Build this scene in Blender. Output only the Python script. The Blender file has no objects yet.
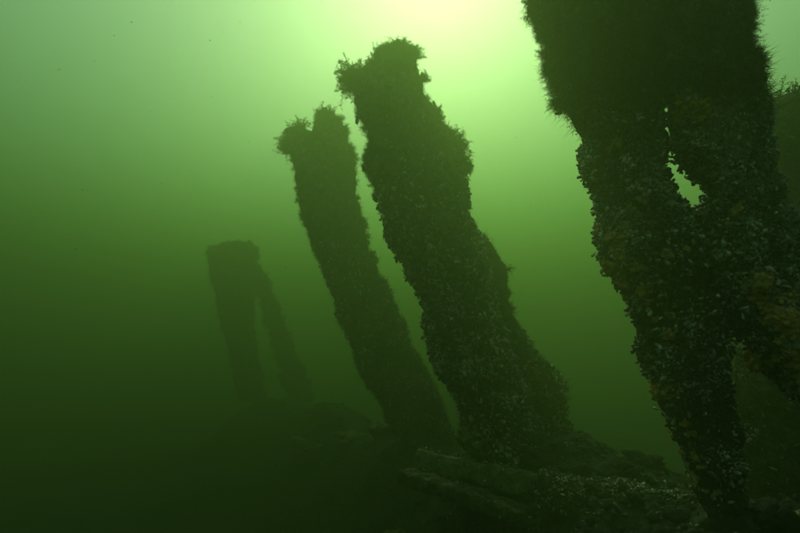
import bpy, math, random
import numpy as np
from mathutils import Vector, Matrix

# ------------------------------------------------------------------ camera, sky, sun, exposure
SC = bpy.context.scene
COL = SC.collection
PITCH = math.radians(10)
FPX = 521.0                                   # focal length in pixels of an 800 px wide picture
cam_data = bpy.data.cameras.new('camera')
cam = bpy.data.objects.new('camera', cam_data)
COL.objects.link(cam)
cam.location = (0, 0, 0)
cam.rotation_euler = (math.radians(90) + PITCH, 0, 0)
cam_data.sensor_width = 36
cam_data.lens = 36 * FPX / 800
cam_data.clip_start = 0.02
cam_data.clip_end = 500
SC.camera = cam

SUN_EL, SUN_AZ = math.radians(39), math.radians(4.5)      # in front of the lens, a little right
world = bpy.data.worlds.new('World')
SC.world = world
world.use_nodes = True
wn, wl = world.node_tree.nodes, world.node_tree.links
wn.clear()
sky = wn.new('ShaderNodeTexSky')
sky.sky_type = 'NISHITA'
sky.sun_disc = False
sky.sun_elevation = SUN_EL
sky.sun_rotation = SUN_AZ
sky.dust_density = 1.7
sky.air_density = 1.2
sky.ozone_density = 0.4
bg = wn.new('ShaderNodeBackground')
bg.inputs['Strength'].default_value = 0.15
wo = wn.new('ShaderNodeOutputWorld')
wl.new(sky.outputs[0], bg.inputs['Color'])
wl.new(bg.outputs[0], wo.inputs['Surface'])

sun_data = bpy.data.lights.new('sun', 'SUN')
sun_data.energy = 1.05
sun_data.angle = math.radians(12)
sun_data.color = (1.0, 0.98, 0.92)
sun = bpy.data.objects.new('sun', sun_data)
COL.objects.link(sun)
sun_dir = Vector((math.sin(SUN_AZ) * math.cos(SUN_EL), math.cos(SUN_AZ) * math.cos(SUN_EL), math.sin(SUN_EL)))
sun.rotation_euler = sun_dir.to_track_quat('Z', 'Y').to_euler()
sun.location = (0, 0, 30)

SC.view_settings.view_transform = 'Standard'
SC.view_settings.look = 'None'
SC.view_settings.exposure = 0.72
SC.view_settings.gamma = 1.0
SC.cycles.use_denoising = True
SC.cycles.volume_bounces = 0

WATER_COLOR = (.50, .76, .17, 1)
WATER_ABSORB = (.0, .42, .0, 1)
WATER_DENSITY = .32
WATER_G = .64
WATER_TOP = 4.4

# ------------------------------------------------------------------ helpers
RNG = np.random.default_rng(7)


def P(px, py, d):
    """A place in the world: d metres along the lens axis, seen at px, py of the 800 x 533 picture."""
    x = (np.asarray(px, float) - 400) / FPX * d
    y = (266.5 - np.asarray(py, float)) / FPX * d
    c, s = math.cos(PITCH), math.sin(PITCH)
    d = np.asarray(d, float)
    return np.stack(np.broadcast_arrays(x, d * c - y * s, d * s + y * c), -1)


FWD = np.array([0, math.cos(PITCH), math.sin(PITCH)])
RIGHT = np.array([1.0, 0, 0])


def _hash(ix, iy, iz, seed):
    h = (ix.astype(np.int64) * 73856093) ^ (iy.astype(np.int64) * 19349663) ^ (iz.astype(np.int64) * 83492791) ^ (seed * 2654435761)
    h = (h ^ (h >> 13)) * 1274126177
    h = h ^ (h >> 16)
    return (h & 0xFFFFF) / float(0xFFFFF)


def noise3(p, scale, seed=0):
    q = p * scale
    i = np.floor(q).astype(np.int64)
    f = q - i
    f = f * f * (3 - 2 * f)
    r = 0
    for dx in (0, 1):
        wx = f[:, 0] if dx else 1 - f[:, 0]
        for dy in (0, 1):
            wy = f[:, 1] if dy else 1 - f[:, 1]
            for dz in (0, 1):
                wz = f[:, 2] if dz else 1 - f[:, 2]
                r = r + wx * wy * wz * _hash(i[:, 0] + dx, i[:, 1] + dy, i[:, 2] + dz, seed)
    return r * 2 - 1


def fbm(p, scale, octaves=4, seed=0, gain=0.5):
    r, a = 0, 1.0
    for k in range(octaves):
        r = r + a * noise3(p, scale, seed + k * 17)
        scale, a = scale * 2.07, a * gain
    return r


def mesh(name, V, faces, mat, smooth=True, attr=None):
    """faces: list of integer arrays (n,3) or (n,4)."""
    me = bpy.data.meshes.new(name)
    V = np.ascontiguousarray(V, np.float32)
    me.vertices.add(len(V))
    me.vertices.foreach_set('co', V.ravel())
    loops = np.concatenate([f.ravel() for f in faces]).astype(np.int32)
    sizes = np.concatenate([np.full(len(f), f.shape[1]) for f in faces])
    starts = np.concatenate([[0], np.cumsum(sizes)[:-1]]).astype(np.int32)
    me.loops.add(len(loops))
    me.loops.foreach_set('vertex_index', loops)
    me.polygons.add(len(sizes))
    me.polygons.foreach_set('loop_start', starts)
    me.update(calc_edges=True)
    me.polygons.foreach_set('use_smooth', np.full(len(sizes), smooth))
    if attr is not None:
        for k, v in attr.items():
            at = me.attributes.new(k, 'FLOAT', 'POINT')
            at.data.foreach_set('value', np.asarray(v, np.float32))
    me.materials.append(mat)
    me.validate()
    return me


def link(name, me, parent=None):
    o = bpy.data.objects.new(name, me)
    COL.objects.link(o)
    o.parent = parent
    return o


def thing(name, label, cat, loc, group=None):
    o = bpy.data.objects.new(name, None)
    o.empty_display_size = 0.1
    COL.objects.link(o)
    o.location = loc
    o['label'] = label
    o['category'] = cat
    if group:
        o['group'] = group
    return o


def tag(o, label, cat, group=None):
    o['label'] = label
    o['category'] = cat
    if group:
        o['group'] = group
    return o


def frames(n):
    """Orthonormal tangent pairs for unit normals n."""
    a = np.where(np.abs(n[:, 2:3]) < 0.9, np.array([[0, 0, 1.0]]), np.array([[1.0, 0, 0]]))
    t = np.cross(a, n)
    t /= np.linalg.norm(t, axis=1, keepdims=True)
    return t, np.cross(n, t)


def unit(v):
    return v / np.maximum(np.linalg.norm(v, axis=-1, keepdims=True), 1e-9)


def instances(bv, bf, X, Y, Z, T):
    """Copies of the mesh (bv, bf) with axes X, Y, Z (scaled) at T, joined."""
    n, k = len(T), len(bv)
    V = (bv[None, :, 0:1] * X[:, None, :] + bv[None, :, 1:2] * Y[:, None, :] + bv[None, :, 2:3] * Z[:, None, :] + T[:, None, :])
    off = (np.arange(n) * k)[:, None, None]
    F = [(f[None] + off).reshape(-1, f.shape[1]) for f in bf]
    return V.reshape(-1, 3), F


# ------------------------------------------------------------------ materials
def material(name):
    m = bpy.data.materials.new(name)
    m.use_nodes = True
    return m, m.node_tree.nodes, m.node_tree.links, m.node_tree.nodes['Principled BSDF']


def ramp(n, stops):
    r = n.new('ShaderNodeValToRGB')
    e = r.color_ramp.elements
    e[0].position, e[0].color = stops[0][0], (*stops[0][1], 1)
    e[1].position, e[1].color = stops[-1][0], (*stops[-1][1], 1)
    for p, c in stops[1:-1]:
        q = e.new(p)
        q.color = (*c, 1)
    return r


def crust_material(name, stops, scale=30.0, bump=0.012, fine=160.0, rough=0.85, patch=7.0, patch_color=(.2, .17, .13), patch_amount=.35):
    """Encrusted timber: dark crevices, silt and pale crust broken up at several sizes."""
    m, n, l, b = material(name)
    geo = n.new('ShaderNodeNewGeometry')
    def tex(sc, det=6, w=0.0):
        t = n.new('ShaderNodeTexNoise')
        t.inputs['Scale'].default_value = sc
        t.inputs['Detail'].default_value = det
        t.inputs['Roughness'].default_value = .65
        t.inputs['Distortion'].default_value = w
        l.new(geo.outputs['Position'], t.inputs['Vector'])
        return t
    t1, t2, t3 = tex(scale, 8, .4), tex(patch, 5, .8), tex(fine, 3)
    vor = n.new('ShaderNodeTexVoronoi')
    vor.inputs['Scale'].default_value = scale * 2.2
    l.new(geo.outputs['Position'], vor.inputs['Vector'])
    r = ramp(n, stops)
    l.new(t1.outputs['Fac'], r.inputs['Fac'])
    mr = n.new('ShaderNodeMapRange')
    mr.inputs['From Min'].default_value, mr.inputs['From Max'].default_value = .5, .62
    mr.inputs['To Max'].default_value = patch_amount
    l.new(t2.outputs['Fac'], mr.inputs['Value'])
    mix = n.new('ShaderNodeMixRGB')
    l.new(mr.outputs[0], mix.inputs[0])
    l.new(r.outputs[0], mix.inputs[1])
    mix.inputs[2].default_value = (*patch_color, 1)
    mul = n.new('ShaderNodeMixRGB')
    mul.blend_type = 'MULTIPLY'
    mul.inputs[0].default_value = .7
    l.new(mix.outputs[0], mul.inputs[1])
    r2 = ramp(n, [(.3, (.35, .35, .35)), (.7, (1.25, 1.25, 1.25))])
    l.new(t3.outputs['Fac'], r2.inputs['Fac'])
    l.new(r2.outputs[0], mul.inputs[2])
    l.new(mul.outputs[0], b.inputs['Base Color'])
    b.inputs['Roughness'].default_value = rough
    b.inputs['Specular IOR Level'].default_value = .25
    add = n.new('ShaderNodeMath')
    add.operation = 'MULTIPLY_ADD'
    l.new(vor.outputs['Distance'], add.inputs[0])
    add.inputs[1].default_value = .5
    l.new(t1.outputs['Fac'], add.inputs[2])
    bp = n.new('ShaderNodeBump')
    bp.inputs['Strength'].default_value = 1.0
    bp.inputs['Distance'].default_value = bump
    l.new(add.outputs[0], bp.inputs['Height'])
    l.new(bp.outputs[0], b.inputs['Normal'])
    return m


def shell_material(name, stops, rough=.5, grain=90.0):
    """Each shell its own tone, with growth lines and silt."""
    m, n, l, b = material(name)
    geo = n.new('ShaderNodeNewGeometry')
    oi = n.new('ShaderNodeObjectInfo')
    add = n.new('ShaderNodeMath')
    add.operation = 'ADD'
    l.new(geo.outputs['Random Per Island'], add.inputs[0])
    l.new(oi.outputs['Random'], add.inputs[1])
    fr = n.new('ShaderNodeMath')
    fr.operation = 'FRACT'
    l.new(add.outputs[0], fr.inputs[0])
    r = ramp(n, stops)
    cl = n.new('ShaderNodeTexNoise')
    cl.inputs['Scale'].default_value = 11
    cl.inputs['Detail'].default_value = 3
    l.new(geo.outputs['Position'], cl.inputs['Vector'])
    cm = n.new('ShaderNodeMapRange')
    cm.inputs['From Min'].default_value, cm.inputs['From Max'].default_value = .38, .64
    cm.inputs['To Min'].default_value, cm.inputs['To Max'].default_value = -.30, .28
    l.new(cl.outputs['Fac'], cm.inputs['Value'])
    ad = n.new('ShaderNodeMath')
    ad.operation = 'ADD'
    ad.use_clamp = True
    l.new(fr.outputs[0], ad.inputs[0])
    l.new(cm.outputs[0], ad.inputs[1])
    l.new(ad.outputs[0], r.inputs['Fac'])
    t = n.new('ShaderNodeTexNoise')
    t.inputs['Scale'].default_value = grain
    t.inputs['Detail'].default_value = 4
    l.new(geo.outputs['Position'], t.inputs['Vector'])
    r2 = ramp(n, [(.35, (.4, .4, .4)), (.68, (1.5, 1.45, 1.35))])
    l.new(t.outputs['Fac'], r2.inputs['Fac'])
    mul = n.new('ShaderNodeMixRGB')
    mul.blend_type = 'MULTIPLY'
    mul.inputs[0].default_value = .85
    l.new(r.outputs[0], mul.inputs[1])
    l.new(r2.outputs[0], mul.inputs[2])
    l.new(mul.outputs[0], b.inputs['Base Color'])
    b.inputs['Roughness'].default_value = rough
    bp = n.new('ShaderNodeBump')
    bp.inputs['Strength'].default_value = .6
    bp.inputs['Distance'].default_value = .002
    l.new(t.outputs['Fac'], bp.inputs['Height'])
    l.new(bp.outputs[0], b.inputs['Normal'])
    return m


def soft_material(name, stops, scale=25.0, trans=.35, fine=None):
    """Weed and soft growth: diffuse and a little translucent."""
    m, n, l, b = material(name)
    geo = n.new('ShaderNodeNewGeometry')
    t = n.new('ShaderNodeTexNoise')
    t.inputs['Scale'].default_value = scale
    t.inputs['Detail'].default_value = 3
    l.new(geo.outputs['Position'], t.inputs['Vector'])
    mix = n.new('ShaderNodeMath')
    mix.operation = 'MULTIPLY_ADD'
    l.new(geo.outputs['Random Per Island'], mix.inputs[0])
    mix.inputs[1].default_value = .35
    sub = n.new('ShaderNodeMath')
    sub.operation = 'SUBTRACT'
    l.new(t.outputs['Fac'], sub.inputs[0])
    sub.inputs[1].default_value = .17
    l.new(sub.outputs[0], mix.inputs[2])
    r = ramp(n, stops)
    l.new(mix.outputs[0], r.inputs['Fac'])
    b.inputs['Roughness'].default_value = .8
    b.inputs['Specular IOR Level'].default_value = .15
    l.new(r.outputs[0], b.inputs['Base Color'])
    if trans:
        tr = n.new('ShaderNodeBsdfTranslucent')
        l.new(r.outputs[0], tr.inputs['Color'])
        ms = n.new('ShaderNodeMixShader')
        ms.inputs[0].default_value = trans
        l.new(b.outputs[0], ms.inputs[1])
        l.new(tr.outputs[0], ms.inputs[2])
        l.new(ms.outputs[0], n['Material Output'].inputs['Surface'])
    return m


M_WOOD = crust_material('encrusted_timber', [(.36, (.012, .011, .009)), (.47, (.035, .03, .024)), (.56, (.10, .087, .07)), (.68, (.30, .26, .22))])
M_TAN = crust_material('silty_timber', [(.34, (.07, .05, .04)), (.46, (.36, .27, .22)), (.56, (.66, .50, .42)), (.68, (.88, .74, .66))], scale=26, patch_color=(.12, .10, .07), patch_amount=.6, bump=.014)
M_BROWN = crust_material('brown_turf_timber', [(.36, (.03, .022, .012)), (.48, (.10, .075, .035)), (.58, (.24, .18, .09)), (.7, (.5, .40, .24))], scale=24)
M_OLIVE = crust_material('olive_silt_timber', [(.34, (.10, .09, .03)), (.48, (.24, .22, .08)), (.6, (.36, .33, .13)), (.7, (.5, .46, .22))], scale=22, bump=.008, patch_amount=.2)
M_BED = crust_material('sea_bed_silt', [(.34, (.014, .013, .010)), (.5, (.035, .032, .024)), (.62, (.07, .063, .048)), (.72, (.18, .16, .13))], scale=9, fine=60, patch=2.0, bump=.03, patch_color=(.03, .03, .02))
M_MUSSEL = shell_material('mussel_shell', [(0, (.018, .015, .02)), (.45, (.04, .032, .038)), (.60, (.20, .155, .165)), (.75, (.60, .46, .47)), (.9, (.85, .68, .66)), (1, (.9, .76, .70))])
M_BROWN_SHELL = shell_material('silty_brown_mussel', [(0, (.03, .02, .012)), (.42, (.09, .06, .035)), (.62, (.30, .21, .12)), (.82, (.66, .50, .33)), (1, (.9, .74, .55))])
M_PALE = shell_material('pale_shell', [(0, (.4, .34, .32)), (.5, (.7, .6, .56)), (1, (.9, .82, .78))], rough=.6)
M_WEED = soft_material('dark_weed', [(.2, (.010, .014, .003)), (.5, (.030, .040, .008)), (.8, (.07, .08, .02))])
M_TURF = soft_material('brown_turf', [(.2, (.05, .036, .014)), (.5, (.16, .12, .05)), (.8, (.38, .30, .15))])
M_TANTURF = soft_material('tan_turf', [(.2, (.20, .14, .11)), (.5, (.55, .42, .34)), (.8, (.85, .70, .60))], trans=.15)
M_ORANGE = soft_material('orange_sponge', [(.2, (.45, .14, .03)), (.5, (.80, .33, .10)), (.8, (.9, .52, .24))], scale=60, trans=.2)
M_YELLOW = soft_material('yellow_sponge', [(.2, (.45, .24, .01)), (.5, (.80, .48, .03)), (.8, (.9, .62, .09))], scale=60, trans=.2)
M_OCHRE = soft_material('ochre_sponge', [(.2, (.10, .085, .02)), (.5, (.24, .20, .05)), (.8, (.40, .33, .10))], scale=40, trans=.15)
M_BED_SHELL = shell_material('silted_shell', [(0, (.03, .028, .02)), (.6, (.09, .08, .06)), (.9, (.25, .22, .18)), (1, (.5, .45, .4))])
M_SNOW = soft_material('drifting_particles', [(.2, (.3, .3, .2)), (.5, (.6, .6, .45)), (.8, (.85, .85, .7))], scale=3, trans=.55)

# ------------------------------------------------------------------ water (the haze) and the sea bed
hm = bpy.data.materials.new('green_water')
hm.use_nodes = True
hn = hm.node_tree.nodes
hn.clear()
pv = hn.new('ShaderNodeVolumePrincipled')
pv.inputs['Color'].default_value = WATER_COLOR
pv.inputs['Absorption Color'].default_value = WATER_ABSORB
pv.inputs['Density'].default_value = WATER_DENSITY
pv.inputs['Anisotropy'].default_value = WATER_G
ho = hn.new('ShaderNodeOutputMaterial')
hm.node_tree.links.new(pv.outputs[0], ho.inputs['Volume'])
HR, HB, HT = 40.0, -4.0, WATER_TOP
hv = np.array([[x, y, z] for x in (-HR, HR) for y in (-HR, HR) for z in (HB, HT)], float)
hf = np.array([(0, 1, 3, 2), (4, 6, 7, 5), (0, 4, 5, 1), (2, 3, 7, 6), (0, 2, 6, 4), (1, 5, 7, 3)])
haze = link('haze', mesh('haze', hv, [hf], hm, smooth=False))
haze['kind'] = 'stuff'

DN, DM, D3, DF = 1.05, 2.45, 3.6, 7.0              # lens distances of the four frames
RIDGE = np.array([tuple(P(820, 760, .75)), tuple(P(720, 540, DN)), tuple(P(600, 505, 1.8)), tuple(P(525, 474, DM)), tuple(P(425, 450, D3)), tuple(P(268, 392, DF)), (-2.8, 7.6, -1.3), (-7, 9, -1.7)])


def ground_z(x, y):
    p = np.stack([x, y], -1)
    best = np.full(x.shape, 1e9)
    zr = np.zeros(x.shape)
    side = np.zeros(x.shape)
    for a, b in zip(RIDGE[:-1], RIDGE[1:]):
        ab = b[:2] - a[:2]
        t = np.clip(((p - a[:2]) @ ab) / (ab @ ab), 0, 1)
        q = a[:2] + t[:, None] * ab
        d = np.linalg.norm(p - q, axis=1)
        k = d < best
        best = np.where(k, d, best)
        zr = np.where(k, a[2] + t * (b[2] - a[2]), zr)
        cr = ab[0] * (p[:, 1] - a[1]) - ab[1] * (p[:, 0] - a[0])
        side = np.where(k, np.sign(cr), side)
    base = np.where(side > 0, -1.55, -.95)
    w = np.exp(-(best / np.where(side > 0, .55, .8)) ** 2)
    p3 = np.stack([x, y, np.zeros_like(x)], -1)
    near = np.exp(-(np.hypot(x, y - 2.5) / 7) ** 2)
    return base * (1 - w) + zr * w + .10 * fbm(p3, 1.3, 4, 3) * (.4 + near) + .02 * fbm(p3, 9, 3, 9) * near


g = np.linspace(-1, 1, 520)
gx = np.sign(g) * (np.abs(g) ** 2.6) * 39 + g * .0
GX, GY = np.meshgrid(gx, gx + 0)
gX, gY = GX.ravel(), GY.ravel() + 2.6 * (1 - (np.abs(GY.ravel()) / 39))
gZ = ground_z(gX, gY)
N = len(g)
idx = np.arange(N * N).reshape(N, N)
gF = np.stack([idx[:-1, :-1], idx[:-1, 1:], idx[1:, 1:], idx[1:, :-1]], -1).reshape(-1, 4)
bed = link('sea_bed', mesh('sea_bed', np.stack([gX, gY, gZ], -1), [gF], M_BED))
bed['kind'] = 'structure'

# ------------------------------------------------------------------ small growth meshes
def shell_base(rings=5, seg=6, open_=False):
    """A mussel: pointed at x=0, broad and rounded at x=1."""
    xs = np.linspace(.1, .9, rings)
    wd = .34 * xs ** .6 * np.sqrt(1 - xs ** 5)
    th = .25 * xs ** .5 * np.sqrt(1 - xs ** 3)
    V = [(0, 0, 0)]
    for x, w, h in zip(xs, wd, th):
        for k in range(seg):
            a = 2 * math.pi * k / seg
            V.append((x, w * math.cos(a) + .08 * x * (1 - x), h * math.sin(a) ))
    V.append((1, 0, 0))
    V = np.array(V)
    F3, F4 = [], []
    for k in range(seg):
        F3.append((0, 1 + (k + 1) % seg, 1 + k))
        e = 1 + (rings - 1) * seg
        F3.append((len(V) - 1, e + k, e + (k + 1) % seg))
        for r in range(rings - 1):
            a = 1 + r * seg
            F4.append((a + k, a + (k + 1) % seg, a + seg + (k + 1) % seg, a + seg + k))
    return V, [np.array(F3), np.array(F4)]


def valve_base():
    """One open empty valve: a shallow curved cup."""
    V, F = [], []
    for i, x in enumerate(np.linspace(0, 1, 5)):
        w = .27 * math.sin(math.pi * max(.02, min(.97, x)) ** .62) ** .6
        for k in range(5):
            a = (k / 4 - .5) * 2
            V.append((x, w * a, .15 * (1 - a * a) * math.sin(math.pi * max(.02, min(.97, x)) ** .7)))
    for i in range(4):
        for k in range(4):
            F.append((i * 5 + k, i * 5 + k + 1, i * 5 + k + 6, i * 5 + k + 5))
    return np.array(V), [np.array(F)]


def strand_base(seed, wide=.03):
    """One bent tapering filament, root at 0, tip at z = 1."""
    r = np.random.default_rng(seed)
    bx, by = r.normal(0, .45, 2)
    V = []
    for z, w in ((0, 1), (.38, .85), (.75, .6)):
        x, y = bx * z * z, by * z * z
        V += [(x - wide * w, y, z), (x + wide * w, y, z)]
    V.append((bx, by, 1))
    return np.array(V), [np.array([(0, 1, 3, 2), (2, 3, 5, 4)]), np.array([(4, 5, 6)])]


def tuft_base(seed, stems=16, branches=9, spread=.55, wide=.012):
    """A bushy weed: limp curved stems with many fine side branches, root at 0, height about 1."""
    r = np.random.default_rng(seed)
    V, F3, F4 = [], [], []
    for s in range(stems):
        d = unit(np.array([r.normal(0, spread), r.normal(0, spread), 1.0]))
        h = r.uniform(.35, .95)
        u = unit(np.cross(d, r.normal(0, 1, 3)))
        v = np.cross(d, u)
        c1, c2, ph = r.uniform(.15, .5), r.uniform(.05, .14), r.uniform(0, 6.28)

        def at(t):
            return h * (d * t + u * c1 * t * t + v * c2 * math.sin(5 * t + ph) - v * c2 * math.sin(ph) - np.array([0, 0, .25]) * t ** 3)

        b = len(V)
        n = 6
        for k in range(n):
            q = at(k / (n - 1))
            w = wide * (1.3 - 1.1 * k / (n - 1))
            V += [q - v * w, q + v * w]
        for k in range(n - 1):
            F4.append((b + 2 * k, b + 2 * k + 1, b + 2 * k + 3, b + 2 * k + 2))
        for k in range(branches):
            t = r.uniform(.25, 1.0)
            q = at(t)
            bd = unit(d * .5 + r.normal(0, .8, 3)) * r.uniform(.06, .17)
            bs = unit(np.cross(bd, r.normal(0, 1, 3))) * wide * .7
            bend = r.normal(0, .025, 3)
            b = len(V)
            V += [q - bs, q + bs, q + bd * .6 + bs * .8, q + bd * .6 - bs * .8, q + bd + bend]
            F4.append((b, b + 1, b + 2, b + 3))
            F3.append((b + 3, b + 2, b + 4))
    return np.array(V), [np.array(F3), np.array(F4)]


def blob_base(seed, lobes=6, rough=.25):
    """A lumpy sponge: lobes grown from one ball."""
    import bmesh
    bm = bmesh.new()
    bmesh.ops.create_icosphere(bm, subdivisions=4, radius=1.0)
    V = np.array([v.co[:] for v in bm.verts])
    F = np.array([[v.index for v in f.verts] for f in bm.faces])
    bm.free()
    n = V.copy()
    r = np.random.default_rng(seed)
    c = unit(r.normal(0, 1, (lobes, 3)))
    dt = n @ c.T
    f = (np.clip(dt, 0, 1) ** 7).max(1)
    rad = .5 + .65 * f + rough * fbm(n + seed, 2.2, 4, seed)
    V = n * rad[:, None]
    V[:, 2] = V[:, 2] * .7
    return V, [F]


MUS = shell_base()
MUS_LOW = shell_base(3, 6)
VALVE = valve_base()
STR = [strand_base(k, .022) for k in range(6)]
STR_FINE = [strand_base(k + 10, .014) for k in range(4)]


# ------------------------------------------------------------------ timbers
class Timber:
    """A worn timber: outline given as (y, left, right) rows, a real depth, and an uneven surface."""

    def __init__(self, rows, d0, d1, ratio=.75, na=150, nl=330, amp=.02, seed=0, shrink=.008, grain=.008, groove=.03, jag=0.0):
        rows = np.array(rows, float)
        ys = np.linspace(rows[0, 0], rows[-1, 0], nl)
        xl = np.interp(ys, rows[:, 0], rows[:, 1])
        xr = np.interp(ys, rows[:, 0], rows[:, 2])
        t = (ys - ys[0]) / (ys[-1] - ys[0])
        d = d0 + (d1 - d0) * t
        C = P((xl + xr) / 2, ys, d)
        hw = np.maximum((xr - xl) / 2 / FPX * d - shrink, .012)
        # smooth half width for the depth so that it does not follow each notch
        k = np.ones(31) / 31
        hs = np.convolve(np.pad(hw, 15, mode='edge'), k, 'valid')
        hd = np.minimum(hs, .30) * ratio
        capn = max(3, nl // 60)
        cap = np.ones(nl)
        e = np.sin(np.linspace(.05, 1, capn) * math.pi / 2)
        cap[:capn] = e
        th = np.linspace(0, 2 * math.pi, na, endpoint=False)
        cx = np.sign(np.cos(th)) * np.abs(np.cos(th)) ** .72
        cy = np.sign(np.sin(th)) * np.abs(np.sin(th)) ** .72
        off = (cx[None, :, None] * RIGHT * (hw * cap)[:, None, None] + cy[None, :, None] * FWD * (hd * cap)[:, None, None])
        V = (C[:, None, :] + off).reshape(-1, 3)
        nrm = unit(cx[None, :, None] * RIGHT * hd[:, None, None] + cy[None, :, None] * FWD * hw[:, None, None]).reshape(-1, 3)
        a = amp * (fbm(V + seed, 9, 2, seed) + .55 * fbm(V + seed, 28, 3, seed + 5) + .25 * np.abs(fbm(V, 75, 2, seed + 8)))
        stretched = V * np.array([1, 1, .12])
        a = a + grain * fbm(stretched + seed, 40, 3, seed + 31)
        gr = noise3(V * np.array([1, 1, .16]) + seed, 11, seed + 61)
        a = a - groove * np.clip(1 - np.abs(gr) * 5, 0, 1) ** 1.5 * (.4 + .6 * np.clip(noise3(V, 3.5, seed + 71) + .5, 0, 1))
        V = V + nrm * a[:, None]
        if jag:
            fall = np.clip(1 - np.arange(nl) / (nl * .13), 0, 1) ** 1.5
            rim = np.stack([np.cos(th) * 3.1 + seed, np.sin(th) * 3.1, np.zeros(na)], -1)
            sp = fbm(rim, 1.0, 3, seed + 77)
            sp = sp - sp.max() * .4
            axis = unit(C[0] - C[nl // 5])
            V = V + (fall[:, None, None] * sp[None, :, None] * jag * axis).reshape(-1, 3)
        idx = np.arange(nl * na).reshape(nl, na)
        nx = np.roll(idx, -1, 1)
        F = np.stack([idx[:-1], idx[1:], nx[1:], nx[:-1]], -1).reshape(-1, 4)
        top = len(V)
        V = np.vstack([V, V[idx[0]].mean(0), V[idx[-1]].mean(0)])
        F3 = np.vstack([np.stack([np.full(na, top), idx[0], nx[0]], -1), np.stack([np.full(na, top + 1), nx[-1], idx[-1]], -1)])
        self.V, self.F, self.F3 = V, F, F3
        A, B, Cc, D = V[F[:, 0]], V[F[:, 1]], V[F[:, 2]], V[F[:, 3]]
        fn = np.cross(B - A, D - A)
        self.area = np.linalg.norm(fn, axis=1)
        fn = unit(fn)
        out = nrm[F[:, 0]]
        s = np.sign((fn * out).sum(1, keepdims=True))
        self.n = unit(fn * s + .8 * out)
        self.flip = s.mean() < 0
        self.c = (A + B + Cc + D) / 4
        c, s_ = math.cos(PITCH), math.sin(PITCH)
        dd = self.c[:, 1] * c + self.c[:, 2] * s_
        self.py = 266.5 - FPX * (self.c[:, 2] * c - self.c[:, 1] * s_) / dd
        self.px = 400 + FPX * self.c[:, 0] / dd
        self.t = (self.py - rows[0, 0]) / (rows[-1, 0] - rows[0, 0])

    def build(self, name, mat, parent):
        F, F3 = (self.F[:, ::-1], self.F3[:, ::-1]) if self.flip else (self.F, self.F3)
        base = np.array(parent.location)
        return link(name, mesh(name, self.V - base, [F, F3], mat), parent)

    def pick(self, n, weight=None, seed=1, front=None):
        """n random places on the surface, likelier where weight is high."""
        r = np.random.default_rng(seed)
        w = self.area.copy()
        if weight is not None:
            w = w * np.maximum(weight, 0)
        if front is not None:
            f = -(self.n @ FWD)
            w = w * np.clip(f + front, 0, 1)
        i = r.choice(len(w), n, p=w / w.sum())
        j = r.random((n, 2))
        F = self.F[i]
        A, B, D = self.V[F[:, 0]], self.V[F[:, 1]], self.V[F[:, 3]]
        return A + (B - A) * j[:, :1] + (D - A) * j[:, 1:], self.n[i], i


def put_shells(p, n, size, r, base=MUS_LOW, stand=.7, sink=.25):
    """Shells rooted on points p, broad end outward at varied tilt, clustered."""
    k = len(p)
    t, b = frames(n)
    a = r.uniform(0, 2 * math.pi, k)[:, None]
    tan = t * np.cos(a) + b * np.sin(a)
    ax = unit(n * r.uniform(.1, stand, k)[:, None] + tan)
    w = r.normal(0, 1, (k, 3)) * .5 + n
    z = unit(w - ax * (w * ax).sum(1, keepdims=True))
    y = np.cross(z, ax)
    s = size[:, None]
    T = p - ax * s * sink + n * s * .06
    return instances(base[0], base[1], ax * s, y * s * r.uniform(.85, 1.15, (k, 1)), z * s * r.uniform(.85, 1.3, (k, 1)), T)


def put_strands(p, n, size, r, bases, up=.25, thick=1.0, jitter=.5, drift=(0, 0, 0)):
    Vs, F3, F4, off = [], [], [], 0
    which = r.integers(0, len(bases), len(p))
    for q, (bv, bf) in enumerate(bases):
        m = which == q
        k = m.sum()
        if not k:
            continue
        z = unit(n[m] + r.normal(0, jitter, (k, 3)) + np.array([0, 0, up]) + np.array(drift))
        t, b = frames(z)
        a = r.uniform(0, 2 * math.pi, k)[:, None]
        x = t * np.cos(a) + b * np.sin(a)
        y = np.cross(z, x)
        s = size[m][:, None]
        V, F = instances(bv, bf, x * s * thick, y * s * thick, z * s, p[m] - z * s * .05)
        Vs.append(V)
        for f in F:
            (F3 if f.shape[1] == 3 else F4).append(f + off)
        off += len(V)
    return np.vstack(Vs), [np.vstack(F3), np.vstack(F4)]


def merge(parts):
    Vs, F3, F4, off = [], [], [], 0
    for V, F in parts:
        Vs.append(V)
        for f in F:
            (F3 if f.shape[1] == 3 else F4).append(f + off)
        off += len(V)
    return np.vstack(Vs), [np.vstack(x) for x in (F3, F4) if x]


def stuff(name, geo, mat, parent, smooth=True):
    V, F = geo
    base = np.array(parent.matrix_basis.translation) if parent.parent is None else np.array(parent.parent.location)
    o = link(name, mesh(name, V - base, F, mat, smooth), parent)
    o['kind'] = 'stuff'
    return o


def place(name, me, parent, base, p, z, s, r, x=None, squash=(1, 1, 1)):
    """One object of a shared mesh, rooted at p and pointing along z."""
    o = link(name, me, parent)
    z = unit(np.array(z, float))
    if x is None:
        x = unit(np.cross(z, r.normal(0, 1, 3)))
    else:
        x = unit(x - z * (x @ z))
    y = np.cross(z, x)
    M = Matrix.Identity(4)
    for i in range(3):
        M[i][0], M[i][1], M[i][2] = x[i] * s * squash[0], y[i] * s * squash[1], z[i] * s * squash[2]
        M[i][3] = p[i] - base[i]
    o.matrix_basis = M
    return o


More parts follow.
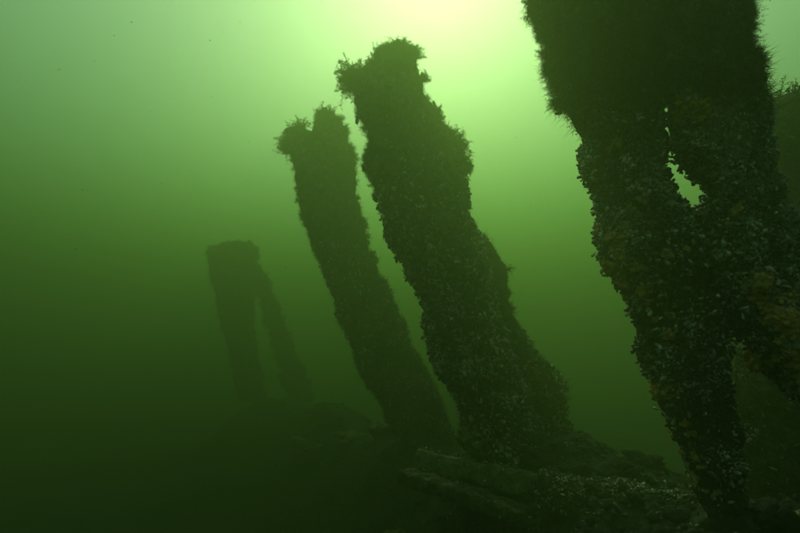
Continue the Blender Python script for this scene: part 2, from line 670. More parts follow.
ME_TUFT = [mesh('algae_tuft', *tuft_base(40 + k, 22, 26, .6, .007), M_WEED, smooth=False) for k in range(4)]
ME_TUFT_FAR = [mesh('algae_tuft', *tuft_base(60 + k, 24, 34, .55, .011), M_WEED, smooth=False) for k in range(4)]
ME_TUFT_BROWN = [mesh('hydroid_tuft', *tuft_base(80 + k, 18, 9, .6, .018), M_TURF, smooth=False) for k in range(3)]
ME_MUSSEL = mesh('mussel', *shell_base(6, 8), M_MUSSEL)
ME_VALVE = mesh('open_shell', *VALVE, M_PALE)
ME_ORANGE = [mesh('orange_sponge', *blob_base(100 + k, 9, .22), M_ORANGE) for k in range(4)]
ME_YELLOW = [mesh('yellow_sponge', *blob_base(120 + k, 10, .25), M_YELLOW) for k in range(2)]
ME_OCHRE = [mesh('ochre_sponge', *blob_base(140 + k, 7, .2), M_OCHRE) for k in range(2)]

GROUP = 'ship frames standing in a row on the wreck'


def gauss(tb, x, y, rx, ry):
    return np.exp(-((tb.px - x) / rx) ** 2 - ((tb.py - y) / ry) ** 2)


def grow(tb, parent, base, me_list, spots, r, squash=(1, 1, 1), lift=0.0, front=True, name=None):
    """Put single pieces at spots (px, py, size in metres) on the timber's near side."""
    fr = -(tb.n @ FWD)
    for (x, y, s) in spots:
        dist = (tb.px - x) ** 2 + (tb.py - y) ** 2 + (0 if not front else 1) * np.where(fr > 0.0, 0, 900)
        i = int(np.argmin(dist))
        me = me_list[r.integers(len(me_list))]
        place(name or me.name.split('.')[0], me, parent, base, tb.c[i] + tb.n[i] * lift * s, tb.n[i] + r.normal(0, .2, 3), s, r, squash=squash)


# ================================================================== the near frame
near_loc = P(745, 505, DN)
near = thing('ship_frame', 'nearest big double timber at right, crusted with mussels and orange sponge under dark weed', 'ship timber', near_loc, GROUP)
NL = Timber([(-75, 522, 652), (0, 532, 656), (20, 537, 656), (45, 542, 657), (75, 542, 660), (92, 549, 660), (110, 566, 662), (130, 578, 664), (150, 582, 668), (164, 585, 664),
             (172, 587, 664), (185, 592, 668), (200, 597, 676), (210, 600, 687), (230, 603, 699), (255, 607, 708), (290, 621, 714), (330, 634, 722), (360, 642, 728), (385, 653, 734),
             (400, 660, 736), (430, 672, 736), (460, 682, 740), (500, 696, 746), (520, 702, 750)], DN - .03, DN + .05, .62, na=190, nl=460, amp=.016, seed=3)
NR = Timber([(-75, 655, 738), (0, 658, 741), (60, 661, 744), (85, 664, 749), (110, 667, 757), (140, 676, 766), (150, 680, 768), (164, 690, 772), (178, 697, 775), (195, 702, 781), (210, 699, 785), (225, 698, 790), (240, 704, 795),
             (270, 714, 802), (300, 722, 812), (330, 735, 822), (350, 750, 830), (365, 762, 836), (380, 772, 842), (410, 796, 850), (450, 806, 868), (500, 822, 890), (540, 835, 905)],
            DN - .06, DN + .01, .72, na=190, nl=460, amp=.016, seed=21)
r = np.random.default_rng(11)
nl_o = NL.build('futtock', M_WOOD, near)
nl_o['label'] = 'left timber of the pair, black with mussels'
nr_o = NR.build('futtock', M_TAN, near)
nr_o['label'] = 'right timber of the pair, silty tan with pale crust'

# mussels: dense everywhere below the weed on the left timber, in patches on the right one
wl_ = 1 / (1 + np.exp(-(NL.py - 118) / 9)) * (1 - .75 * (1 / (1 + np.exp(-(NL.py - 445) / 14))))
wl_ = wl_ * (.06 + np.clip(.42 + 2.0 * fbm(NL.c, 15, 2, 5), 0, 1.8))
wr_ = .01 + np.clip(1 - (NR.px - np.interp(NR.py, [150, 205, 300, 400], [684, 700, 735, 800])) / 26, 0, 1) + .9 / (1 + np.exp(-(NR.py - 262) / 12)) * np.clip(.5 + 1.3 * fbm(NR.c, 11, 2, 8), 0, 1.3)
wr_ = wr_ / (1 + np.exp(-(NR.py - 135) / 8))
for tb, w, n, o, sd in ((NL, wl_, 15000, nl_o, 1), (NR, wr_, 11000, nr_o, 2)):
    p, nn, i = tb.pick(n, w, sd, front=.75)
    r = np.random.default_rng(sd + 50)
    s = np.clip(r.lognormal(math.log(.0092), .42, n), .004, .019)
    p = p + nn * (r.random((n, 1)) ** 2 * .010)
    stuff('mussel_crust', put_shells(p, nn, s, r, MUS_LOW, 1.5, .35), M_MUSSEL, o)
    p, nn, i = tb.pick(n // 7, w, sd + 5, front=.5)
    s = r.uniform(.006, .016, len(p))
    stuff('shell_fragments', put_shells(p + nn * .003, nn, s, r, VALVE, 1.2), M_PALE, o)
    p, nn, i = tb.pick(150, w * np.where(tb.px < 805, 1, 0), sd + 9, front=.1)
    t, b = frames(nn)
    for q in range(150):
        a = r.uniform(0, 6.28)
        ax = unit(t[q] * math.cos(a) + b[q] * math.sin(a) + nn[q] * r.uniform(.2, 1.3))
        z = nn[q] + r.normal(0, .4, 3)
        z = unit(z - ax * (z @ ax))
        pale = r.random() < .12
        ob = place('open_shell' if pale else 'mussel', ME_VALVE if pale else ME_MUSSEL, o, near_loc, p[q] + nn[q] * .003, z, r.uniform(.012, .020), r, x=ax)

# weed over the upper part: a dense mat of strands plus bushy tufts, shaggier at the rims
for tb, o, sd in ((NL, nl_o, 5), (NR, nr_o, 6)):
    r = np.random.default_rng(sd)
    edge = 116 if tb is NL else 88
    w = 1 / (1 + np.exp((tb.py - edge - 34 * fbm(tb.c, 9, 3, 4)) / 9))
    n = 26000 if tb is NL else 17000
    p, nn, i = tb.pick(n, w, sd, front=.9)
    stuff('weed_mat', put_strands(p, nn, r.uniform(.008, .020, n), r, STR, -.2, 1.3, .9), M_WEED, o)
    p, nn, i = tb.pick(150, w, sd + 3, front=.9)
    for q in range(150):
        place('algae_tuft', ME_TUFT[q % 4], o, near_loc, p[q], nn[q] + np.array([0, 0, r.normal(0, .4)]), r.uniform(.018, .036), r)
    # thin scattered weed and turf below
    n = 4500
    p, nn, i = tb.pick(n, 1 - w + .02, sd + 7, front=.9)
    stuff('short_turf', put_strands(p, nn, r.uniform(.006, .016, n), r, STR, .1, 1.2, .6), M_TURF, o)

# rim growth: feathery weed on both outlines, single tufts as in the picture
r = np.random.default_rng(77)
for (x, y, s) in [(534 + k * .5 + r.normal(0, 1), -34 + k * 4.4, r.uniform(.018, .036)) for k in range(36)]:
    i = int(np.argmin((NL.px - x) ** 2 + (NL.py - y) ** 2))
    place('algae_tuft', ME_TUFT[r.integers(4)], nl_o, near_loc, NL.c[i], np.array([-1, -.1, r.uniform(-.5, .2)]), s, r)
for (x, y, s) in [(741 + k * .15 + r.normal(0, 1), -34 + k * 3.6, r.uniform(.026, .044)) for k in range(40)]:
    i = int(np.argmin((NR.px - x) ** 2 + (NR.py - y) ** 2))
    place('algae_tuft', ME_TUFT[r.integers(4)], nr_o, near_loc, NR.c[i], np.array([1, -.1, r.uniform(-.2, .6)]), s, r, squash=(.8, .8, 1.2))
# tan turf on the right timber's face
r = np.random.default_rng(9)
w = 1 / (1 + np.exp(-(NR.py - 100) / 8)) * np.clip(1.2 - wr_, .05, 1)
p, nn, i = NR.pick(9000, w, 31, front=.8)
stuff('silty_turf', put_strands(p, nn, r.uniform(.005, .014, 9000), r, STR, -.1, 1.8, .7), M_TANTURF, nr_o)
p, nn, i = NR.pick(1500, w, 32, front=.6)
stuff('shell_grit', put_shells(p + nn * .004, nn, r.uniform(.004, .010, 1500), r, VALVE, 1.0), M_PALE, nr_o)

# barnacle and tube worm crust in lumps
import bmesh as _bm
def small_lump(seed):
    bm = _bm.new()
    _bm.ops.create_icosphere(bm, subdivisions=2, radius=1.0)
    V = np.array([v.co[:] for v in bm.verts])
    F = np.array([[v.index for v in f.verts] for f in bm.faces])
    bm.free()
    V = V * (.75 + .45 * noise3(V + seed, 2.6, seed))[:, None]
    V[:, 2] *= .7
    return V, [F]


LUMPS = [small_lump(k) for k in range(3)]


def put_lumps(p, n, s, r):
    t, b = frames(n)
    out = []
    w = r.integers(0, 3, len(p))
    for k in range(3):
        m = w == k
        if m.any():
            sq = r.uniform(.6, 1.4, (m.sum(), 1))
            out.append(instances(LUMPS[k][0], LUMPS[k][1], t[m] * s[m][:, None] * sq, b[m] * s[m][:, None] / sq, n[m] * s[m][:, None], p[m]))
    return merge(out)


for tb, w, n, o, m_, sd in ((NL, wl_ * np.clip(fbm(NL.c, 6, 2, 91) + .3, 0, 1), 1800, nl_o, M_TAN, 401), (NR, np.clip(1.1 - wr_, .02, 1) / (1 + np.exp(-(NR.py - 105) / 8)), 3000, nr_o, M_TAN, 402),
                        (NL, wl_, 900, nl_o, M_BROWN, 403)):
    r = np.random.default_rng(sd)
    p, nn, i = tb.pick(n, w, sd, front=.7)
    stuff('barnacle_crust', put_lumps(p, nn, np.clip(r.lognormal(math.log(.0042), .5, n), .002, .012), r), m_, o)

# sponges, one by one
def clump(x, y, rx, ry, n, s0, s1, seed):
    q = np.random.default_rng(seed)
    return [(x + q.normal(0, rx), y + q.normal(0, ry), q.uniform(s0, s1)) for _ in range(n)]


r = np.random.default_rng(5)
grow(NL, nl_o, near_loc, ME_ORANGE, clump(628, 222, 13, 15, 34, .005, .012, 1) + clump(622, 262, 9, 14, 32, .005, .012, 2) + clump(629, 286, 5, 8, 7, .010, .018, 3)
     + [(601, 228, .013), (604, 231, .012), (640, 200, .011), (636, 196, .010), (646, 225, .012)] + clump(664, 391, 10, 6, 20, .006, .012, 4) + clump(680, 240, 14, 9, 6, .006, .011, 5)
     + clump(612, 140, 14, 9, 5, .006, .011, 6) + clump(668, 310, 22, 18, 7, .006, .011, 7) + clump(690, 455, 9, 14, 8, .008, .016, 8), r, squash=(1, 1.3, .8), lift=.5)
grow(NR, nr_o, near_loc, ME_ORANGE, clump(759, 287, 8, 5, 9, .010, .018, 9) + clump(783, 318, 13, 10, 24, .006, .012, 10) + clump(752, 360, 8, 5, 8, .012, .020, 11) + clump(783, 362, 10, 16, 44, .007, .014, 12)
     + clump(712, 300, 8, 12, 4, .008, .012, 13) + clump(730, 220, 8, 10, 4, .008, .012, 14), r, squash=(1, 1.3, .8), lift=.5)
grow(NR, nr_o, near_loc, ME_YELLOW, clump(692, 110, 8, 8, 20, .006, .012, 15) + clump(703, 104, 5, 7, 6, .010, .016, 16) + [(682, 122, .012), (679, 126, .009)], r, squash=(.7, .7, 1.5), lift=.5)
# a thin bare stick held against the foot of the left timber
def bar(a, b, rad, seg=8, n=10, bend=.0, seed=0):
    a, b = np.array(a), np.array(b)
    t = np.linspace(0, 1, n)
    ax = unit(b - a)
    u, v = frames(ax[None])
    c = a + (b - a) * t[:, None] + u * (bend * np.sin(t * math.pi))[:, None]
    th = np.linspace(0, 2 * math.pi, seg, endpoint=False)
    rr = rad * (1 + .25 * noise3(c, 60, seed))
    V = c[:, None] + (u[0] * np.cos(th)[:, None] + v[0] * np.sin(th)[:, None])[None] * rr[:, None, None]
    idx = np.arange(n * seg).reshape(n, seg)
    nx = np.roll(idx, -1, 1)
    F = np.stack([idx[:-1], nx[:-1], nx[1:], idx[1:]], -1).reshape(-1, 4)
    V = np.vstack([V.reshape(-1, 3), c[0], c[-1]])
    k = n * seg
    F3 = np.vstack([np.stack([np.full(seg, k), nx[0], idx[0]], -1), np.stack([np.full(seg, k + 1), idx[-1], nx[-1]], -1)])
    return V, [F, F3]


V, F = bar(P(682, 451, DN - .08), P(695, 482, DN - .06), .0022, bend=.004)
stick_loc = P(695, 482, DN - .06)
o = link('stick', mesh('stick', V - stick_loc, F, M_PALE))
o.location = stick_loc
tag(o, 'thin pale stick leaning on the foot of the nearest mussel crusted timber', 'stick')

# ================================================================== the frame behind it, at the right border
br_loc = P(840, 490, 1.75)
br = thing('ship_frame', 'dark blurred frame timber at the right border behind the nearest pair', 'ship timber', br_loc, GROUP)
BR = Timber([(92, 770, 830), (105, 758, 842), (140, 762, 850), (200, 775, 865), (290, 780, 890), (330, 760, 895), (352, 738, 900), (395, 732, 915), (430, 730, 925), (520, 732, 950)], 1.65, 1.75, .6, na=90, nl=170, amp=.02, seed=41)  # lower rows widened leftward, standing in for shade in the gap between near legs
br_o = BR.build('futtock', M_BROWN, br)
r = np.random.default_rng(41)
p, nn, i = BR.pick(14000, None, 41)
stuff('brown_fuzz', put_strands(p, nn, r.uniform(.012, .04, 14000), r, STR, .1, 1.0, .6), M_TURF, br_o)
p, nn, i = BR.pick(3500, None, 44, front=.6)
stuff('mussel_crust', put_shells(p + nn * .01, nn, np.clip(r.lognormal(math.log(.013), .4, 3500), .006, .026), r), M_BED_SHELL, br_o)
p, nn, i = BR.pick(70, 1 / (1 + np.exp((BR.py - 200) / 40)), 42)
for q in range(70):
    place('hydroid_tuft', ME_TUFT_BROWN[q % 3], br_o, br_loc, p[q], nn[q] + np.array([0, 0, .3]), r.uniform(.05, .09), r)

# ================================================================== the tall frame in the middle
mid_loc = P(515, 458, DM)
mid = thing('ship_frame', 'tall leaning timber in the middle with ragged weedy top and crusted foot', 'ship timber', mid_loc, GROUP)
MA = Timber([(48, 386, 417), (56, 375, 420), (68, 366, 422), (78, 357, 423), (88, 352, 424), (98, 353, 427), (112, 356, 436), (126, 362, 444), (132, 369, 449), (142, 368, 456), (154, 366, 461), (172, 370, 466),
             (188, 375, 467), (215, 385, 468), (245, 396, 480), (275, 409, 486), (300, 419, 492), (340, 427, 502), (370, 441, 514), (400, 456, 528), (430, 464, 545), (452, 470, 556), (475, 482, 568)],
            DM - .06, DM + .02, .62, na=190, nl=420, amp=.021, groove=.05, jag=.07, seed=52)
MB = Timber([(236, 476, 490), (246, 478, 498), (270, 482, 506), (300, 486, 511), (330, 494, 521), (352, 504, 536), (372, 512, 552), (392, 522, 562), (420, 534, 569), (452, 545, 575), (480, 555, 584)],
            DM + .12, DM + .2, .8, na=90, nl=200, amp=.026, seed=57)
ma_o = MA.build('futtock', M_BROWN, mid)
mb_o = MB.build('futtock', M_BROWN, mid)
mb_o['label'] = 'darker timber behind the main one, fuzzy brown'
for tb, o, n, sd in ((MA, ma_o, 34000, 61), (MB, mb_o, 16000, 62)):
    r = np.random.default_rng(sd)
    up = 1 / (1 + np.exp((tb.py - 190) / 45))
    p, nn, i = tb.pick(n, .25 + up, sd)
    L = r.uniform(.012, .034, n) * (.6 + 1.0 * up[i] * r.random(n))
    stuff('brown_turf', put_strands(p, nn, L, r, STR, .15, 1.1, .6), M_TURF if tb is MB else M_WEED, o)
    p, nn, i = tb.pick(n // 2, 1.1 - up, sd + 1)
    stuff('silty_turf', put_strands(p, nn, r.uniform(.012, .028, n // 2), r, STR, .1, 1.3, .6), M_TURF, o)
r = np.random.default_rng(63)
w = (1 / (1 + np.exp(-(MA.py - 225) / 22))) * (.25 + np.clip(.5 + 1.2 * fbm(MA.c, 7, 2, 15), 0, 1.4))
p, nn, i = MA.pick(8500, w, 64, front=.6)
stuff('mussel_crust', put_shells(p + nn * .012, nn, np.clip(r.lognormal(math.log(.019), .4, 8500), .008, .04), r), M_BROWN_SHELL, ma_o)
p, nn, i = MA.pick(1300, w, 65, front=.3)
stuff('shell_fragments', put_shells(p + nn * .02, nn, r.uniform(.010, .026, 1300), r, VALVE, 1.2), M_PALE, ma_o)
p, nn, i = MB.pick(900, (MB.py > 330) * 1.0, 66, front=.3)
stuff('mussel_crust', put_shells(p + nn * .01, nn, r.uniform(.018, .034, 900), r), M_BROWN_SHELL, mb_o)
p, nn, i = MA.pick(2600, (MA.py > 150) * (.2 + np.clip(fbm(MA.c, 5, 2, 93), 0, 1)), 404, front=.6)
stuff('barnacle_crust', put_lumps(p, nn, np.clip(r.lognormal(math.log(.010), .5, 2600), .004, .03), r), M_BROWN, ma_o)
# bushy crown and rim tufts
tufts = clump(356, 84, 3, 4, 13, .09, .14, 21) + clump(390, 58, 5, 3, 12, .06, .12, 22) + clump(409, 56, 4, 4, 12, .06, .12, 23) + clump(376, 66, 4, 4, 5, .04, .06, 24) \
    + clump(424, 82, 2, 8, 5, .05, .07, 25) + clump(465, 140, 3, 6, 6, .06, .09, 26) + clump(474, 165, 4, 7, 9, .06, .09, 27) + clump(440, 112, 3, 5, 4, .04, .05, 29)
p, nn, i = MA.pick(130, (1 / (1 + np.exp((MA.py - 180) / 35))) * (np.abs(MA.n @ RIGHT) > .5), 69)
for q in range(130):
    place('algae_tuft', ME_TUFT_FAR[q % 4], ma_o, mid_loc, p[q], nn[q] + np.array([0, 0, .4]), r.uniform(.025, .055), r)
for (x, y, s) in tufts:
    i = int(np.argmin((MA.px - x) ** 2 + (MA.py - y) ** 2 + r.uniform(0, 60, len(MA.px))))
    c_ = P(np.interp(MA.py[i], [48, 475], [401, 525]), MA.py[i], DM)
    z = unit(MA.c[i] - c_) * .6 + np.array([0, 0, .7 if y < 95 else .25])
    if x < 364 and y < 97:
        z = np.array([-.75, 0, .8 * r.random() + .1])
    place('algae_tuft', ME_TUFT_FAR[r.integers(4)], ma_o, mid_loc, MA.c[i], z + r.normal(0, .25, 3), s, r)
p, nn, i = MA.pick(140, (np.abs(MA.n @ RIGHT) > .55) * np.where(MA.py < 400, 1.0, .2), 67)
for q in range(140):
    place('hydroid_tuft', ME_TUFT_BROWN[q % 3], ma_o, mid_loc, p[q], nn[q] + np.array([0, 0, .3]), r.uniform(.02, .045), r)
p, nn, i = MB.pick(120, None, 68)
for q in range(120):
    place('hydroid_tuft', ME_TUFT_BROWN[q % 3], mb_o, mid_loc, p[q], nn[q] + np.array([0, 0, .2]), r.uniform(.03, .07), r)
grow(MA, ma_o, mid_loc, ME_OCHRE, clump(445, 223, 5, 6, 9, .02, .04, 31) + clump(470, 440, 5, 6, 9, .03, .055, 32) + clump(478, 451, 5, 4, 6, .03, .05, 33) + clump(505, 300, 14, 30, 5, .015, .03, 34), r, lift=.4)
grow(MA, ma_o, mid_loc, ME_TUFT_BROWN, clump(480, 330, 25, 60, 25, .02, .035, 35), r)

# ================================================================== the slimmer frame left of it
t3_loc = P(425, 446, D3)
t3 = thing('ship_frame', 'slim fork topped frame timber left of the tallest middle one', 'ship timber', t3_loc, GROUP)
TA = Timber([(130, 287, 307), (136, 285, 316), (142, 285, 320), (152, 288, 324), (165, 293, 332), (180, 297, 338), (215, 303, 345), (250, 314, 352), (280, 328, 354), (310, 335, 366), (340, 349, 378), (370, 360, 392), (400, 378, 408), (430, 392, 424), (460, 408, 438)],
            D3 - .02, D3 + .02, .9, na=80, nl=200, amp=.018, groove=.04, jag=.09, seed=71)
TB = Timber([(116, 320, 338), (127, 315, 345), (135, 311, 347), (152, 320, 352), (165, 325, 355), (195, 336, 357), (230, 341, 365), (260, 348, 375), (290, 356, 390), (320, 366, 402), (345, 378, 410), (365, 388, 423), (395, 402, 438), (420, 414, 448), (455, 430, 462)],
            D3 + .02, D3 + .06, .9, na=80, nl=200, amp=.018, groove=.04, jag=.09, seed=75)
ta_o = TA.build('futtock', M_BROWN, t3)
tb_o = TB.build('futtock', M_BROWN, t3)
r = np.random.default_rng(81)
for tb, o, sd in ((TA, ta_o, 81), (TB, tb_o, 82)):
    p, nn, i = tb.pick(13000, None, sd)
    stuff('weed_mat', put_strands(p, nn, r.uniform(.018, .045, 13000), r, STR, .15, 1.2, .6), M_WEED, o)
    p, nn, i = tb.pick(5000, (tb.py > 200) * 1.0, sd + 10)
    stuff('silty_turf', put_strands(p, nn, r.uniform(.015, .035, 5000), r, STR, .15, 1.5, .6), M_TURF, o)
    p, nn, i = tb.pick(1800, (tb.py > 240) * 1.0, sd + 20, front=.5)
    stuff('mussel_crust', put_shells(p + nn * .01, nn, r.uniform(.012, .03, 1800), r), M_BROWN_SHELL, o)
    p, nn, i = tb.pick(90, (np.abs(tb.n @ RIGHT) > .5) * (tb.py < 260), sd + 31)
    for q in range(90):
        place('algae_tuft', ME_TUFT_FAR[q % 4], o, t3_loc, p[q], nn[q] + np.array([0, 0, .5]), r.uniform(.03, .07), r)
    p, nn, i = tb.pick(90, (np.abs(tb.n @ RIGHT) > .5) * 1.0, sd + 30)
    for q in range(90):
        place('hydroid_tuft', ME_TUFT_BROWN[q % 3], o, t3_loc, p[q], nn[q] + np.array([0, 0, .3]), r.uniform(.03, .065), r)
for tb, o, spots in ((TA, ta_o, clump(290, 148, 2, 4, 9, .10, .15, 41) + clump(297, 136, 4, 3, 8, .08, .14, 42) + clump(306, 142, 4, 4, 4, .06, .09, 45)), (TB, tb_o, clump(329, 121, 4, 3, 9, .08, .14, 43) + clump(338, 130, 5, 8, 10, .05, .08, 44) + clump(353, 155, 2, 8, 6, .05, .07, 46))):
    for (x, y, s) in spots:
        i = int(np.argmin((tb.px - x) ** 2 + (tb.py - y) ** 2 + r.uniform(0, 50, len(tb.px))))
        z = np.array([-.8 if (x < 292 and tb is TA) else r.normal(0, .4), 0, .45 if (x < 292 and tb is TA) else .9])
        place('algae_tuft', ME_TUFT_FAR[r.integers(4)], o, t3_loc, tb.c[i], z + r.normal(0, .25, 3), s, r)

# ================================================================== the farthest frame, a dim pair of legs
far_loc = P(262, 385, DF)
far = thing('ship_frame', 'farthest dim two legged frame timber fading into the green water at left', 'ship timber', far_loc, GROUP)
FA = Timber([(244, 211, 250), (254, 209, 256), (275, 211, 257), (295, 217, 254), (330, 224, 254), (360, 231, 258), (400, 240, 266)], DF - .02, DF + .05, .7, na=60, nl=110, amp=.03, jag=.06, seed=91)
FB = Timber([(262, 244, 257), (270, 246, 263), (285, 251, 268), (300, 261, 275), (330, 270, 286), (360, 279, 298), (400, 292, 314)], DF, DF + .1, .9, na=60, nl=110, amp=.03, jag=.0, seed=95)
r = np.random.default_rng(95)
for tb, sd in ((FA, 96), (FB, 97)):
    o = tb.build('futtock', M_BROWN, far)
    p, nn, i = tb.pick(6000, None, sd)
    stuff('weed_mat', put_strands(p, nn, r.uniform(.03, .07, 6000), r, STR, .15, 1.2, .6), M_WEED, o)
    p, nn, i = tb.pick(90, .2 + (tb.py < 262) * 4.0, sd + 7)
    for q in range(90):
        place('algae_tuft', ME_TUFT_FAR[q % 4], o, far_loc, p[q], nn[q] + np.array([0, 0, .4]), r.uniform(.06, .14), r)

# ================================================================== fallen timbers on the bed
def beam(name, label, a, b, wid, thick, mat, amp, seed, grp=None, na=70, nl=220, twist=0.0, tilt=0.0):
    """A squared baulk from a to b with worn, uneven faces."""
    a, b = np.array(a), np.array(b)
    t = np.linspace(0, 1, nl)
    ax = unit(b - a)
    side = unit(np.cross(ax, np.array([0, 0, 1.0])))
    up = np.cross(side, ax)
    up, side = up * math.cos(tilt) + side * math.sin(tilt), side * math.cos(tilt) - up * math.sin(tilt)
    th = np.linspace(0, 2 * math.pi, na, endpoint=False)
    cx = np.sign(np.cos(th)) * np.abs(np.cos(th)) ** .28
    cy = np.sign(np.sin(th)) * np.abs(np.sin(th)) ** .28
    C = a + (b - a) * t[:, None]
    cap = np.ones(nl)
    cap[:4] = (.55, .85, .96, 1)
    cap[-4:] = (1, .96, .85, .55)
    V = (C[:, None] + (cx[:, None] * side * wid / 2 + cy[:, None] * up * thick / 2)[None] * cap[:, None, None]).reshape(-1, 3)
    nn = unit((cx[:, None] * side * thick + cy[:, None] * up * wid)[None] + 0 * C[:, None]).reshape(-1, 3)
    V = V + nn * (amp * (fbm(V, 10, 2, seed) + .5 * fbm(V, 34, 3, seed + 3)))[:, None]
    idx = np.arange(nl * na).reshape(nl, na)
    nx = np.roll(idx, -1, 1)
    F = np.stack([idx[:-1], nx[:-1], nx[1:], idx[1:]], -1).reshape(-1, 4)
    k = len(V)
    V = np.vstack([V, C[0], C[-1]])
    F3 = np.vstack([np.stack([np.full(na, k), nx[0], idx[0]], -1), np.stack([np.full(na, k + 1), idx[-1], nx[-1]], -1)])
    root = thing(name, label, 'fallen timber', (a + b) / 2 - up * thick / 2, grp)
    o = link('timber', mesh('timber', V - np.array(root.location), [F, F3], mat), root)
    tb = Timber.__new__(Timber)
    tb.V, tb.F = V, F
    tb.c = V[F].mean(1)
    fn = np.cross(V[F[:, 1]] - V[F[:, 0]], V[F[:, 3]] - V[F[:, 0]])
    tb.area = np.linalg.norm(fn, axis=1)
    tb.n = unit(fn)
    if (tb.n * nn[F[:, 0]]).sum() < 0:
        tb.n = -tb.n
    c, s_ = math.cos(PITCH), math.sin(PITCH)
    dd = tb.c[:, 1] * c + tb.c[:, 2] * s_
    tb.py = 266.5 - FPX * (tb.c[:, 2] * c - tb.c[:, 1] * s_) / dd
    tb.px = 400 + FPX * tb.c[:, 0] / dd
    return root, o, tb


LG = 'fallen hull timbers lying at the foot of the frames'
k1, k1o, K1 = beam('fallen_beam', 'broad olive silted plank lying at the foot of the tall middle timber', P(424, 462, 2.45), P(562, 496, 2.1), .22, .10, M_OLIVE, .010, 201, LG, tilt=-.3)
k2, k2o, K2 = beam('fallen_beam', 'shell littered beam running out of the lower right corner under the nearest pair', P(556, 494, 1.8), P(860, 556, .98), .15, .11, M_BROWN, .022, 211, LG, tilt=-.2)
k3, k3o, K3 = beam('fallen_beam', 'dim narrow plank slanting down to the bottom edge in front of the olive plank', P(404, 474, 2.3), P(640, 556, 1.65), .11, .05, M_BROWN, .010, 221, LG)
r = np.random.default_rng(210)
for tb, o, n, sd, f in ((K1, k1o, 3500, 231, .3), (K2, k2o, 9000, 232, 1.), (K3, k3o, 3500, 233, .3)):
    p, nn, i = tb.pick(n, None, sd)
    stuff('short_turf', put_strands(p, nn, r.uniform(.005, .018, n), r, STR, .1, 1.3, .6), M_OCHRE if tb is K1 else M_TURF, o)
    k = int(2600 * f) if tb is K2 else 90
    p, nn, i = tb.pick(k, np.clip(tb.n[:, 2] + .4, 0, 1), sd + 9)
    stuff('mussel_crust', put_shells(p + nn * .006, nn, r.uniform(.007, .018, k), r), M_BROWN_SHELL, o)
    p, nn, i = tb.pick(max(40, k // 7), np.clip(tb.n[:, 2] + .4, 0, 1), sd + 19)
    stuff('shell_fragments', put_shells(p + nn * .01, nn, r.uniform(.006, .016, len(p)), r, VALVE, 1.2), M_PALE, o)

# ================================================================== litter on the bed
r = np.random.default_rng(300)
def on_bed(n, sx, seed, near=.5):
    q = np.random.default_rng(seed)
    k = q.integers(0, 6, n)
    t = q.random(n)[:, None]
    a, b = RIDGE[k], RIDGE[k + 1]
    p = a + (b - a) * t
    p[:, :2] += q.normal(0, sx, (n, 2))
    p[:, 2] = ground_z(p[:, 0], p[:, 1])
    nn = unit(np.stack([q.normal(0, .25, n), q.normal(0, .25, n), np.ones(n)], -1))
    return p, nn


p, nn = on_bed(4500, .35, 301)
s_ = stuff_o = link('shell_litter', mesh('shell_litter', *put_shells(p, nn, np.clip(r.lognormal(math.log(.014), .4, 4500), .006, .03), r, MUS_LOW, .5, .5), M_BED_SHELL))
s_['kind'] = 'stuff'
tag(s_, 'loose mussel shells strewn over the dark bed along the frames', 'shell litter')
p, nn = on_bed(900, .35, 302)
s_ = link('pale_shell_litter', mesh('pale_shell_litter', *put_shells(p - nn * .002, nn, r.uniform(.004, .012, 900), r, VALVE, .8), M_BED_SHELL))
s_['kind'] = 'stuff'
tag(s_, 'broken pale shells strewn over the dark bed along the frames', 'shell litter')
p, nn = on_bed(26000, .6, 303)
s_ = link('bed_turf', mesh('bed_turf', *put_strands(p, nn, r.uniform(.008, .03, 26000), r, STR, .2, 1.3, .9), M_TURF))
s_['kind'] = 'stuff'
tag(s_, 'short brown turf growing on the bed around the frames', 'turf')
p, nn = on_bed(420, .5, 304)
tv = []
for k in range(3):
    bv, bf = tuft_base(180 + k, 12, 8, .6, .018)
    m = np.arange(len(p)) % 3 == k
    t, bb = frames(nn[m])
    s = r.uniform(.025, .06, (m.sum(), 1))
    tv.append(instances(bv, bf, t * s, bb * s, nn[m] * s, p[m]))
s_ = link('hydroid_turf', mesh('hydroid_turf', *merge(tv), M_TURF, smooth=False))
s_['kind'] = 'stuff'
tag(s_, 'bushy brown hydroid growth on the dark bed among the frames', 'hydroids')

p, nn = on_bed(5200, .38, 320)
s_ = link('rubble', mesh('rubble', *put_lumps(p, nn, np.clip(r.lognormal(math.log(.012), .55, 5200), .004, .05), r), M_BED))
s_['kind'] = 'stuff'
tag(s_, 'small encrusted rubble scattered over the bed along the frames', 'rubble')

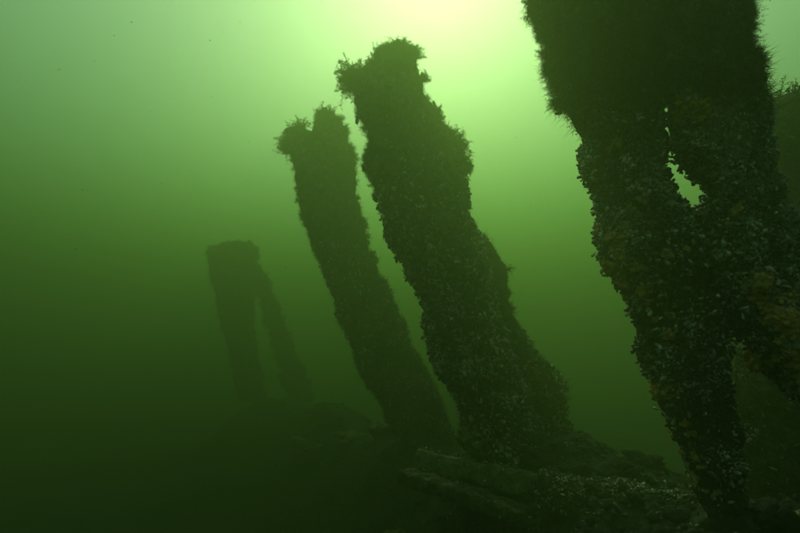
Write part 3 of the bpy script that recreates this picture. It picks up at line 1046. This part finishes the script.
# rubble lumps, crusted stones at the feet of the frames
ME_ROCK = []
for k in range(3):
    V, F = blob_base(400 + k, 4, .3)
    ME_ROCK.append(mesh('stone', V, F, M_BROWN))
spots = [(395, 444, 2.9, .10), (372, 440, 3.1, .09), (585, 470, 2.4, .10), (612, 474, 2.2, .11), (640, 480, 2.0, .09), (598, 484, 2.1, .08), (662, 484, 1.9, .09), (310, 382, 4.8, .2), (345, 394, 4.5, .18), (380, 412, 4.1, .17), (575, 458, 2.9, .12), (655, 460, 2.9, .15)]
stone_at = ['left of the olive plank end, the upper one', 'at the foot of the fork topped frame', 'just right of the olive plank end', 'between the middle and nearest frames, the broadest', 'left of the foot of the nearest frame', 'in front of the others right of the olive plank', 'touching the foot of the nearest frame on its left',
            'on the mound right of the farthest frame', 'midway along the mound between the farthest and fork topped frames', 'on the mound close behind the fork topped frame', 'behind the foot of the tall middle frame', 'far behind the gap left of the nearest frame']
for k, (x, y, d, s) in enumerate(spots):
    p = P(x, y, d)
    p[2] = min(p[2], float(ground_z(np.array([p[0]]), np.array([p[1]]))[0]) + s * .35)
    o = link('stone', ME_ROCK[k % 3])
    o.location = p
    o.scale = (s, s * r.uniform(.7, 1), s * .7)
    o.rotation_euler = (0, 0, r.uniform(0, 6.28))
    tag(o, 'dark rubble stone ' + stone_at[k], 'stone', 'rubble stones along the frames')

# drifting particles in the water
n = 14000
d = r.uniform(.6, 5.5, n)
p = P(r.uniform(-100, 900, n), r.uniform(-60, 590, n), d)
oc = np.array([(1, 0, 0), (-1, 0, 0), (0, 1, 0), (0, -1, 0), (0, 0, 1), (0, 0, -1)], float)
of = np.array([(0, 2, 4), (2, 1, 4), (1, 3, 4), (3, 0, 4), (2, 0, 5), (1, 2, 5), (3, 1, 5), (0, 3, 5)])
sz = (np.clip(r.lognormal(math.log(.00055), .45, n), .0003, .0013) * (.4 + d * .4))[:, None]
X, Y = frames(unit(r.normal(0, 1, (n, 3))))
Z = np.cross(X, Y)
s_ = link('drifting_particles', mesh('drifting_particles', *instances(oc, [of], X * sz * r.uniform(.6, 2, (n, 1)), Y * sz, Z * sz * .7, p), M_SNOW))
s_['kind'] = 'stuff'
tag(s_, 'tiny specks of plankton and silt drifting in the green water', 'plankton')
